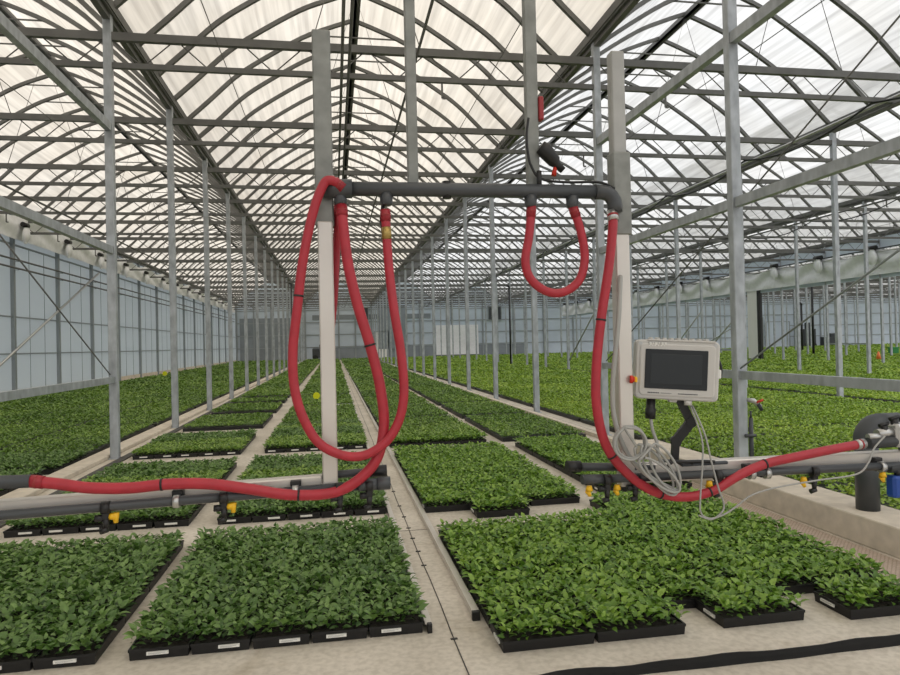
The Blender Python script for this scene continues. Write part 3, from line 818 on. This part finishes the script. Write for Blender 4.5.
# nozzles
def nozzle(x, yel=-1, big=True):
    n = MB(); y = BY-.03
    n.tube([(x-.016, y, 1.008), (x+.016, y, 1.008)], .025, 10)
    n.bbox(x-.014, x+.014, y-.014, y+.014, .962, 1.03, .004)
    n.tube([(x, y, .966), (x, y, .925)], [.014, .010], 10)
    n.tube([(x-.040, y, .968), (x-.01, y, .968)], .014, 10)
    n.tube([(x-.022, y, .914), (x+.006, y-.002, .922)], [.012, .012], 8)
    o = bp(n, 'nozzle_body', 'black')
    if yel:
        c = MB(); c.tube([(x+.012, y, .972), (x+.036, y, .972)], [.013, .015], 7); c.tube([(x+.036, y, .985), (x+.036, y, .945)], [.015, .009], 6)
        bp(c, 'nozzle_cap', 'yellow', o)
for x, yl in ((-.905, 1), (-.455, 1), (.012, 0), (.135, 0), (1.20, 0), (1.335, 0), (1.745, 0), (2.245, 0)): nozzle(x, yl)
for x in (1.115, 1.248, 1.702, 2.19, 2.62):
    c = MB(); c.tube([(x, BY-.03, .985), (x, BY-.03, .962)], [.012, .018], 7); c.tube([(x-.008, BY-.03, .962), (x+.004, BY-.03, .938)], [.014, .008], 6)
    bp(c, 'nozzle_cap', 'yellow')
# top pipe with elbow and outlets
bp(MB().tube([(.0, BY-.02, 2.325), (.36, BY-.02, 2.328), (1.20, BY-.02, 2.330)], .031, 16), 'top_pipe', 'pvc')
bp(MB().tube([(-.03, BY-.02, 2.325), (.09, BY-.02, 2.326)], .041, 16), 'end_fitting', 'pvc')
el = [(1.18, BY-.02, 2.33)]+[(1.215+.06*math.sin(a), BY-.02, 2.27+.06*math.cos(a)) for a in (0, .4, .8, 1.2, 1.57)]+[(1.275, BY-.02, 2.24)]
bp(MB().tube(el, .034, 16), 'pipe_elbow', 'pvc')
for x in (.04, .235, .878, 1.072):
    bp(MB().tube([(x, BY-.02, 2.31), (x, BY-.02, 2.265), (x, BY-.02, 2.255)], [.029, .027, .020], 14), 'outlet', 'pvc')
bp(MB().tube([(.92, BY-.02, 2.345), (.92, BY-.02, 2.42), (.98, BY-.02, 2.40)][:2], .012, 8), 'pipe_clip', 'black')
bp(MB().tube([(.50, BY-.02, 2.29), (.50, BY-.02, 2.365)], .02, 8), 'pipe_clip', 'black')
# valve and spool above
bp(MB().bbox(.934, .957, BY+.0, BY+.04, 2.66, 2.765, .004), 'red_handle', 'redold')
c = MB(); c.tube([(.935, BY, 2.535), (.955, BY, 2.52), (1.0, BY, 2.47), (1.012, BY, 2.455), (1.04, BY, 2.43)], [.03, .036, .03, .018, .016], 12)
o = bp(c, 'motor_valve', 'black')
bp(MB().tube([(1.005, BY, 2.455), (.995, BY, 2.405)], [.008, .012], 8), 'red_tip', 'redpl', o)
pts = spline([(.88, BY-.01, 2.66), (.868, BY-.015, 2.58), (.872, BY-.015, 2.5), (.885, BY-.02, 2.44), (.93, BY-.02, 2.385), (1.05, BY-.02, 2.372), (1.2, BY-.02, 2.375), (1.28, BY-.01, 2.35)], 6)
bp(MB().tube(pts, .006, 6), 'control_cable', 'black')
bp(MB().bbox(1.66-.075+.0, 1.82, BY+.0, BY+.09, 1.06, 1.074, .004), 'mount_plate', 'machine')
# bolts on posts

# blue valve at far end of the arm and the silver valve cluster with the hose end
e = empty('valve_manifold', (2.72, BY, 1.08)); tag(e, 'silver and grey valve manifold on boom arm beside the thick upright pipe', 'valve')
MB().tube([(2.56, BY-.01, 1.125), (3.4, BY-.01, 1.135)], .028, 14).build('manifold_pipe', M['pvc'], e)
MB().bbox(2.70, 2.80, BY-.04, BY+.03, 1.10, 1.215, .012).build('valve_block', M['steel'], e)
MB().tube([(2.62, BY, 1.165), (2.72, BY, 1.175)], .024, 12).build('union', M['steel'], e)
MB().tube([(2.56, BY-.01, 1.155), (2.64, BY-.01, 1.155)], .016, 10).build('cam_lock', M['steel'], e)
for x, z in ((2.66, 1.205), (2.72, 1.235), (2.78, 1.23)):
    MB().tube([(x, BY, z-.05), (x, BY, z)], .018, 10).tube([(x-.025, BY, z), (x+.025, BY, z+.012)], .01, 8).build('valve_knob', M['black'], e)
MB().tube([(2.84, BY, 1.10), (2.84, BY, 1.24), (2.9, BY, 1.28)], .03, 12).build('filter_body', M['steel'], e)
MB().bbox(2.655, 2.76, BY-.06, BY+.0, .86, .965, .012).build('solenoid', M['blue'], e)
MB().tube([(2.70, BY-.03, .96), (2.70, BY-.03, 1.0)], .014, 8).build('solenoid_neck', M['black'], e)
# supporting bracket from arm to manifold
MB().bbox(2.80, 2.84, BY+.02, BY+.07, 1.05, 1.12, .004).build('bracket', M['machine'], e)

# thick upright pipe on the kerb
e = empty('drain_pipe', (4.28, 4.85, .225)); tag(e, 'thick dark grey pipe with elbow rising from the concrete kerb', 'pipe')
MB().tube([(4.28, 4.85, .225), (4.28, 4.85, .80)], .088, 24).build('upright_pipe', M['pvc'], e)
el = [(4.28, 4.85, .76)]+[(4.28+.12-.12*math.cos(a), 4.85, .79+.12*math.sin(a)) for a in (0, .3, .6, .9, 1.2, 1.57)]+[(4.58, 4.85, .91)]
MB().tube(el, .095, 24).build('pipe_elbow', M['pvc'], e)
MB().tube([(4.54, 4.85, .91), (5.4, 4.85, .91)], .088, 24).build('side_pipe', M['pvc'], e)
MB().tube([(4.23, 4.755, .84), (4.23, 4.77, .84)], .012, 8).build('bolt', M['steel'], e)

# ------------------------------------------------------------------ red hoses
YH = BY-.045
def hose(name, pts, label, r=.0195, mat='hose', couple=None, ties=(), band=None):
    e = empty(name, tuple(pts[0])); tag(e, label, 'hose', 'red water hoses on the boom')
    sp = spline(pts, 10)
    m = MB(); m.tube(sp, r, 18); m.build('hose_tube', M[mat], e)
    for i in (0, -1):
        a = Vector(pts[i]); b = sp[3] if i == 0 else sp[-4]
        m = MB(); m.tube([a, a+(b-a).normalized()*.05], r*1.13, 16); m.build('hose_clamp', M['hosedark'] if couple is None else M[couple], e)
        d = (b-a).normalized()
        m = MB(); m.tube([a+d*.018, a+d*.028], r*1.17, 16); m.build('clamp_band', M['redold'], e)
    for t in ties:
        k = int(t*(len(sp)-1)); p = sp[k]; d = (sp[min(k+1, len(sp)-1)]-sp[k-1]).normalized()
        m = MB(); m.tube([p-d*.004, p+d*.004], r*1.12, 16); m.build('cable_tie', M['black'], e)
    return e, sp
A = [(0.054, 2.319), (0.029, 2.339), (0.0, 2.349), (-0.029, 2.329), (-0.073, 2.216), (-0.118, 2.016), (-0.146, 1.81), (-0.166, 1.646), (-0.164, 1.502), (-0.135, 1.378), (-0.072, 1.263), (0.024, 1.205), (0.119, 1.2), (0.208, 1.251), (0.265, 1.341), (0.288, 1.458), (0.279, 1.627), (0.254, 1.804), (0.237, 2.008), (0.229, 2.236)]
ya = [2.85]*2+[2.832]*16+[2.86, BY-.03]
e, sp = hose('red_hose', [(x, y, z) for (x, z), y in zip(A, ya)], 'long red hose looped wide around aluminium post from top pipe end', ties=(.3,))
bc = [p for p in sp[-14:] if 2.09 < p.z < 2.17]
m = MB(); m.tube(bc, .0212, 14); m.build('brass_coupler', M['brass'], e)
m = MB(); m.tube([(.218, BY-.02, 2.14), (.212, BY-.02, 2.2), (.222, BY-.02, 2.27)], .008, 8); m.build('side_cable', M['black'], e)
B = [(0.044, 2.252), (0.049, 2.168), (0.067, 1.999), (0.103, 1.83), (0.151, 1.659), (0.189, 1.488), (0.203, 1.319), (0.171, 1.181), (0.089, 1.092), (-0.02, 1.045), (-0.191, 1.047), (-0.35, 1.08), (-0.507, 1.11), (-0.661, 1.119), (-0.812, 1.112), (-0.96, 1.121), (-1.068, 1.142), (-1.176, 1.16)]
hose('red_hose', [(x, 2.86+(.018 if i == 0 else 0), z) for i, (x, z) in enumerate(B)], 'long red hose dropping from top pipe then lying along the boom arm', r=.0225, ties=(.24, .58, .78), couple='hosedark')
m = MB(); m.tube([(-1.17, 2.86, 1.160), (-1.9, 2.86, 1.172)], .026, 16)
bp(m, 'inlet_pipe', 'pvc'); bp(MB().bbox(-1.5, -1.46, YH-.04, BY+.06, 1.055, 1.13, .004), 'inlet_bracket', 'pvc')
C = [(0.032, 2.26), (0.022, 2.111), (0.008, 1.897), (-0.015, 1.684), (-0.029, 1.43), (-0.034, 1.09)]
hose('red_hose', [(x, BY+(-.01 if i == 0 else .085), z) for i, (x, z) in enumerate(C)], 'short straight red hose hanging behind the aluminium post', r=.0165)
D = [(1.259, 2.242), (1.255, 2.177), (1.232, 1.996), (1.187, 1.749), (1.158, 1.524), (1.158, 1.344), (1.2, 1.177), (1.298, 1.05), (1.426, 0.962), (1.572, 0.93), (1.708, 0.949), (1.841, 1.011), (1.981, 1.059), (2.166, 1.087), (2.354, 1.112), (2.523, 1.127)]
hose('red_hose', [(x, 2.86+(.015 if i in (0, 15) else 0), z) for i, (x, z) in enumerate(D)], 'bright red hose sweeping under control panel toward the silver valves', r=.0215, ties=(.2, .42, .55, .66, .8), couple='steel')
E_ = [(0.881, 2.262), (0.868, 2.136), (0.847, 2.015), (0.872, 1.934), (0.946, 1.88), (1.026, 1.879), (1.098, 1.933), (1.125, 2.033), (1.109, 2.151), (1.074, 2.262)]
hose('red_hose', [(x, BY-.02, z) for x, z in E_], 'short red hose hanging as U-shaped loop under top pipe')

# grey conduit following the kerb-side hose
m = MB(); m.tube(spline([(1.30, BY-.075+.07, 1.95), (1.262, BY-.06, 1.75), (1.228, BY-.055, 1.45), (1.238, BY-.055, 1.28), (1.30, BY-.055, 1.13), (1.40, BY-.06, 1.03), (1.52, BY-.065, .965)], 8), .011, 10)
tag(m.build('grey_conduit', M['greycable'], org=(1.25, BY, 1.5)), 'thin grey conduit running down inside the bright red hose bend', 'conduit')
# coil
m = MB(); pts = []
import itertools
cxs = [(1.315, 1.175, .072, .072), (1.318, 1.178, .068, .07), (1.312, 1.172, .075, .07)]
for li, (cx, cz, a, b) in enumerate(cxs):
    for k in range(20):
        t = 2*PI*k/20+2.2; pts.append((cx+a*math.cos(t), BY-.095-.012*li, cz+b*math.sin(t)))
loops = [(1.43, 1.06, .075, .15, -.5), (1.45, 1.05, .07, .16, -.42), (1.47, 1.06, .065, .14, -.35), (1.44, 1.03, .09, .12, -.6)]
for li, (cx, cz, a, b, rot) in enumerate(loops):
    for k in range(24):
        t = 2*PI*k/24+2.0; x_ = a*math.cos(t); z_ = b*math.sin(t)
        pts.append((cx+x_*math.cos(rot)-z_*math.sin(rot)*-1*.9, BY-.10-.010*li-.006*math.sin(t), cz+z_*math.cos(rot)*.8+x_*math.sin(rot)*.4))
m.tube(spline([(p[0]-.035, p[1], p[2]+.026) for p in pts], 3), .0060, 8)
tag(m.build('cable_coil', M['greycable'], org=(1.4, BY-.1, 1.1)), 'grey cable coiled in loops and tied against the aluminium boom post', 'cable')

# ------------------------------------------------------------------ control panel
PX, PZ = 1.572, 1.510
cp = empty('control_panel', (PX, BY+.02, PZ)); tag(cp, 'light grey control panel with dark screen on black swing arm', 'control panel')
cp.rotation_euler = (0, math.radians(3.6), math.radians(-19))
def cpart(mb, name, mat, parent=None):
    o = bpy.data.objects.new(name, mb.mesh(name, M[mat], (0, 0, 0))); COL.objects.link(o); o.parent = parent or cp; return o
def rbox(x0, x1, y0, y1, z0, z1, r, n=5, dome=0):
    """rounded rectangle in xz extruded along y, front edge chamfered"""
    m = MB(); out = []
    def loop(ins, y):
        L = []
        for (cx, cz, a0) in ((x1-r, z1-r, 0), (x0+r, z1-r, PI/2), (x0+r, z0+r, PI), (x1-r, z0+r, 1.5*PI)):
            for k in range(n+1): a = a0+PI/2*k/n; L.append((cx+(r-ins)*math.cos(a), y, cz+(r-ins)*math.sin(a)))
        return L
    q_ = min(.006, r*.4)
    ls = [loop(q_, y0), loop(0, y0+min(.006, (y1-y0)*.4)), loop(0, y1-min(.004, (y1-y0)*.3)), loop(q_*.6, y1)]
    K = len(ls[0]); vs = sum(ls, []); fs = [tuple(range(K)), tuple(3*K+K-1-i for i in range(K))]
    for j in range(3):
        for i in range(K): i2 = (i+1) % K; fs.append((j*K+i2, j*K+i, (j+1)*K+i, (j+1)*K+i2))
    m.add(vs, fs); return m
hw, hh = .186, .137
cpart(rbox(-hw, hw, -.05, .06, -hh, hh, .022), 'enclosure', 'panel')
cpart(rbox(-hw+.018, hw-.018, -.056, -.049, -hh+.016, hh-.016, .02), 'bezel', 'panel')
s_ = cpart(rbox(-.144, .134, -.060, -.0555, -.087, .095, .003, 2), 'screen', 'screen')
cpart(rbox(-.118, .108, -.0610, -.0600, -.064, .073, .002, 2), 'display_area', 'screen2', s_)
for sx in (-1, 1):
    for sz in (-1, 1): cpart(MB().tube([(sx*(hw-.02), -.053, sz*(hh-.018)), (sx*(hw-.02), -.048, sz*(hh-.018))], .008, 10), 'corner_screw', 'steel')
# writing on the enclosure: small marks, unreadable in the photograph
mk = MB()
for i, (x, w) in enumerate(((-.130, .012), (-.114, .006), (-.104, .012), (-.088, .007), (-.077, .012), (-.062, .010))):
    mk.box(x, x+w, -.0578, -.0558, .1135+(.004 if i % 2 else 0), .127)
    mk.box(x, x+w*.4, -.0578, -.0558, .109, .127)
cpart(mk, 'maker_mark', 'white')
mk = MB()
for i in range(7): mk.box(-.128+i*.0075, -.1225+i*.0075, -.0578, -.0558, -.109, -.1045)
for i in range(10): mk.box(-.068+i*.0048, -.065+i*.0048, -.0578, -.0558, -.108, -.106)
for i in range(15): mk.box(.008+i*.0058, .0122+i*.0058, -.0578, -.0558, -.109, -.1052)
cpart(mk, 'small_print', 'machine')
for i in range(9):
    x = -.125+i*.031
    cpart(MB().bbox(x, x+.014, -.045, .03, hh-.003, hh+.012, .003), 'cooling_fin', 'panel')
cpart(MB().bbox(-.135, .165, -.055, .04, hh-.004, hh+.004, .002), 'top_ridge', 'panel')
cpart(MB().bbox(hw-.003, hw+.014, -.03, .02, -.03, .01, .004), 'side_latch', 'white')
cpart(MB().tube(spline([(hw, .0, .07), (hw+.016, .0, .03), (hw+.02, .0, -.0), (hw+.014, .0, -.03)], 5), .006, 8), 'side_strap', 'black')
cpart(MB().bbox(-.028, .01, -.03, .02, -hh-.012, -hh+.002, .004), 'bottom_tab', 'panel')
# estop between post and panel
o = cpart(MB().bbox(-hw-.010, -hw+.004, -.12, -.03, -.060, -.036, .004), 'stop_button_base', 'yellow')
cpart(MB().tube([(-hw-.008, -.108, -.048), (-hw-.018, -.108, -.048)], .012, 14).tube([(-hw-.016, -.108, -.048), (-hw-.030, -.108, -.048)], .018, 14), 'stop_button', 'redpl', o)
# plug with cable
cpart(MB().tube([(-.105, -.01, -hh), (-.105, -.01, -hh-.045), (-.105, -.01, -hh-.05), (-.105, -.01, -hh-.095)], [.021, .021, .025, .023], 12), 'cable_plug', 'black')
cpart(MB().tube([(.058, -.03, -hh), (.058, -.03, -hh-.022)], .018, 12), 'cable_gland', 'panel')
# swing arm built in the panel's frame, down to the plate on the beam
arm = [(.03, .03, -hh), (.042, .03, -hh-.05), (.085, .03, -hh-.105), (.02, .03, -hh-.20), (.035, .03, -hh-.245), (.018, .03, -hh-.295)]
am = MB()
for a, b, w in ((0, 2, .038), (2, 3, .042), (3, 5, .034)):
    am.bar(arm[a], arm[b], .035, w, up=(1, 0, 0))
for i in (2, 3): p_ = arm[i]; am.tube([(p_[0], p_[1]-.025, p_[2]), (p_[0], p_[1]+.025, p_[2])], .024, 14)
cpart(am, 'swing_arm', 'black')
cpart(MB().bbox(-.045, .10, -.0, .06, -hh-.305, -hh-.292, .004), 'arm_foot', 'black')
# cables
def cable(pts, label, r=.0042, mat='greycable', g='grey cables at the control panel'):
    m = MB(); m.tube(spline(pts, 8), r, 8); tag(m.build('panel_cable', M[mat], org=pts[0]), label, 'cable', g)
cable([(1.452, BY+.04, 1.32), (1.455, BY+.03, 1.24), (1.461, BY-.0, 1.18), (1.466, BY-.0, 1.13), (1.47, BY-.02, 1.075)], 'thick grey cable dropping straight from black plug under panel', .008)
cable([(1.622, BY-.02, 1.345), (1.640, BY-.08, 1.20), (1.628, BY-.10, 1.08), (1.612, BY-.105, .951), (1.612, BY-.105, .87), (1.66, BY-.105, .842), (1.73, BY-.105, .858), (1.79, BY-.105, .89), (1.86, BY-.11, .935), (1.98, BY-.11, .962), (2.193, BY-.115, .985), (2.40, BY-.115, 1.002), (2.48, BY-.10, 1.05), (2.53, BY-.08, 1.11), (2.60, BY-.07, 1.165)], 'thin grey cable looping under the red hose then rising to valves')
cable([(1.632, BY-.02, 1.345), (1.655, BY-.08, 1.22), (1.672, BY-.10, 1.10), (1.70, BY-.105, .98), (1.726, BY-.105, .90), (1.71, BY-.105, .862), (1.66, BY-.105, .838), (1.60, BY-.105, .86)], 'thin grey cable hanging in narrow V from panel gland')
cable([(1.50, BY-.02, 1.07), (1.53, BY-.02, 1.09), (1.60, BY-.01, 1.085), (1.69, BY-.0, 1.08), (1.74, BY-.02, 1.078)], 'black cable bundle lying on arm beam under panel', .008, 'black')

# tap and pipe at the kerb column
e = empty('hose_tap', (XR+.13, 7.08, .9)); tag(e, 'small metal tap with red lever on the kerb column', 'tap')
MB().tube([(XR+.06, 7.08, .93), (XR+.12, 7.05, .92), (XR+.2, 7.03, .85)], [.022, .03, .02], 10).build('tap_body', M['steel'], e)
MB().tube([(XR+.14, 7.03, .90), (XR+.21, 7.0, .93)], .014, 8).build('tap_lever', M['redpl'], e)
MB().tube([(XR+.16, 7.03, .885), (XR+.21, 7.03, .81)], .022, 8).build('tap_nozzle', M['machine'], e)
m = MB(); m.tube([(XR+.10, 7.08, .0), (XR+.10, 7.08, .72)], .025, 10); m.tube([(XR+.10, 7.08, .72), (XR+.10, 7.08, .8)], .012, 8); m.tube([(XR+.0, 7.04, .52), (XR+.13, 7.04, .52)], .02, 8)
tag(m.build('riser_pipe', M['pvc'], org=(XR+.1, 7.08, 0)), 'dark riser pipe strapped to the kerb column below tap', 'pipe')
# box at frame edge under the arm on the wall side
# ------------------------------------------------------------------ world and light
w = bpy.data.worlds.new('sky'); sc.world = w; w.use_nodes = True
nt = w.node_tree; bg = nt.nodes['Background']
tc = nt.nodes.new('ShaderNodeTexCoord'); sx = nt.nodes.new('ShaderNodeSeparateXYZ'); nt.links.new(tc.outputs['Generated'], sx.inputs[0])
rp = nt.nodes.new('ShaderNodeValToRGB'); e = rp.color_ramp.elements
e[0].position = 0.0; e[0].color = (.30, .30, .29, 1); e[1].position = .52; e[1].color = (.86, .865, .87, 1)
k = e.new(.497); k.color = (.34, .34, .33, 1); k = e.new(.9); k.color = (1.0, .995, .98, 1)
mr = nt.nodes.new('ShaderNodeMapRange'); mr.inputs[1].default_value = -1; mr.inputs[2].default_value = 1
nt.links.new(sx.outputs[2], mr.inputs[0]); nt.links.new(mr.outputs[0], rp.inputs['Fac'])
nt.links.new(rp.outputs[0], bg.inputs['Color']); bg.inputs['Strength'].default_value = 1.08
sd = bpy.data.lights.new('fill_sun', 'SUN'); sd.energy = 1.4; sd.angle = math.radians(50); sd.color = (1, .97, .92)  # broad soft sun added to brighten the floor relative to the roof
so = bpy.data.objects.new('fill_sun', sd); COL.objects.link(so); so.rotation_euler = (math.radians(28), math.radians(22), 0); so.location = (0, 0, 30)

# ------------------------------------------------------------------ camera
f, yaw, pitch, roll = 671.44, .1716, .0093, -.0228
d = Vector((math.sin(yaw)*math.cos(pitch), math.cos(yaw)*math.cos(pitch), math.sin(pitch)))
r = Vector((math.cos(yaw), -math.sin(yaw), 0)); u = r.cross(d)
r2 = r*math.cos(roll)+u*math.sin(roll); u2 = -r*math.sin(roll)+u*math.cos(roll)
cam = bpy.data.cameras.new('camera'); co = bpy.data.objects.new('camera', cam); COL.objects.link(co)
co.matrix_world = Matrix(((r2.x, u2.x, -d.x, 0), (r2.y, u2.y, -d.y, 0), (r2.z, u2.z, -d.z, H_EYE), (0, 0, 0, 1)))
cam.sensor_width = 36; cam.lens = f*36/900; cam.clip_start = .05; cam.clip_end = 400
sc.camera = co
sc.view_settings.view_transform = 'Standard'; sc.view_settings.look = 'None'; sc.view_settings.gamma = 1; sc.view_settings.exposure = .17
sc.view_settings.use_curve_mapping = False
sc.cycles.transparent_max_bounces = 24; sc.cycles.max_bounces = 6; sc.cycles.diffuse_bounces = 3; sc.cycles.caustics_reflective = False; sc.cycles.caustics_refractive = False
print('TRAYS', NT)
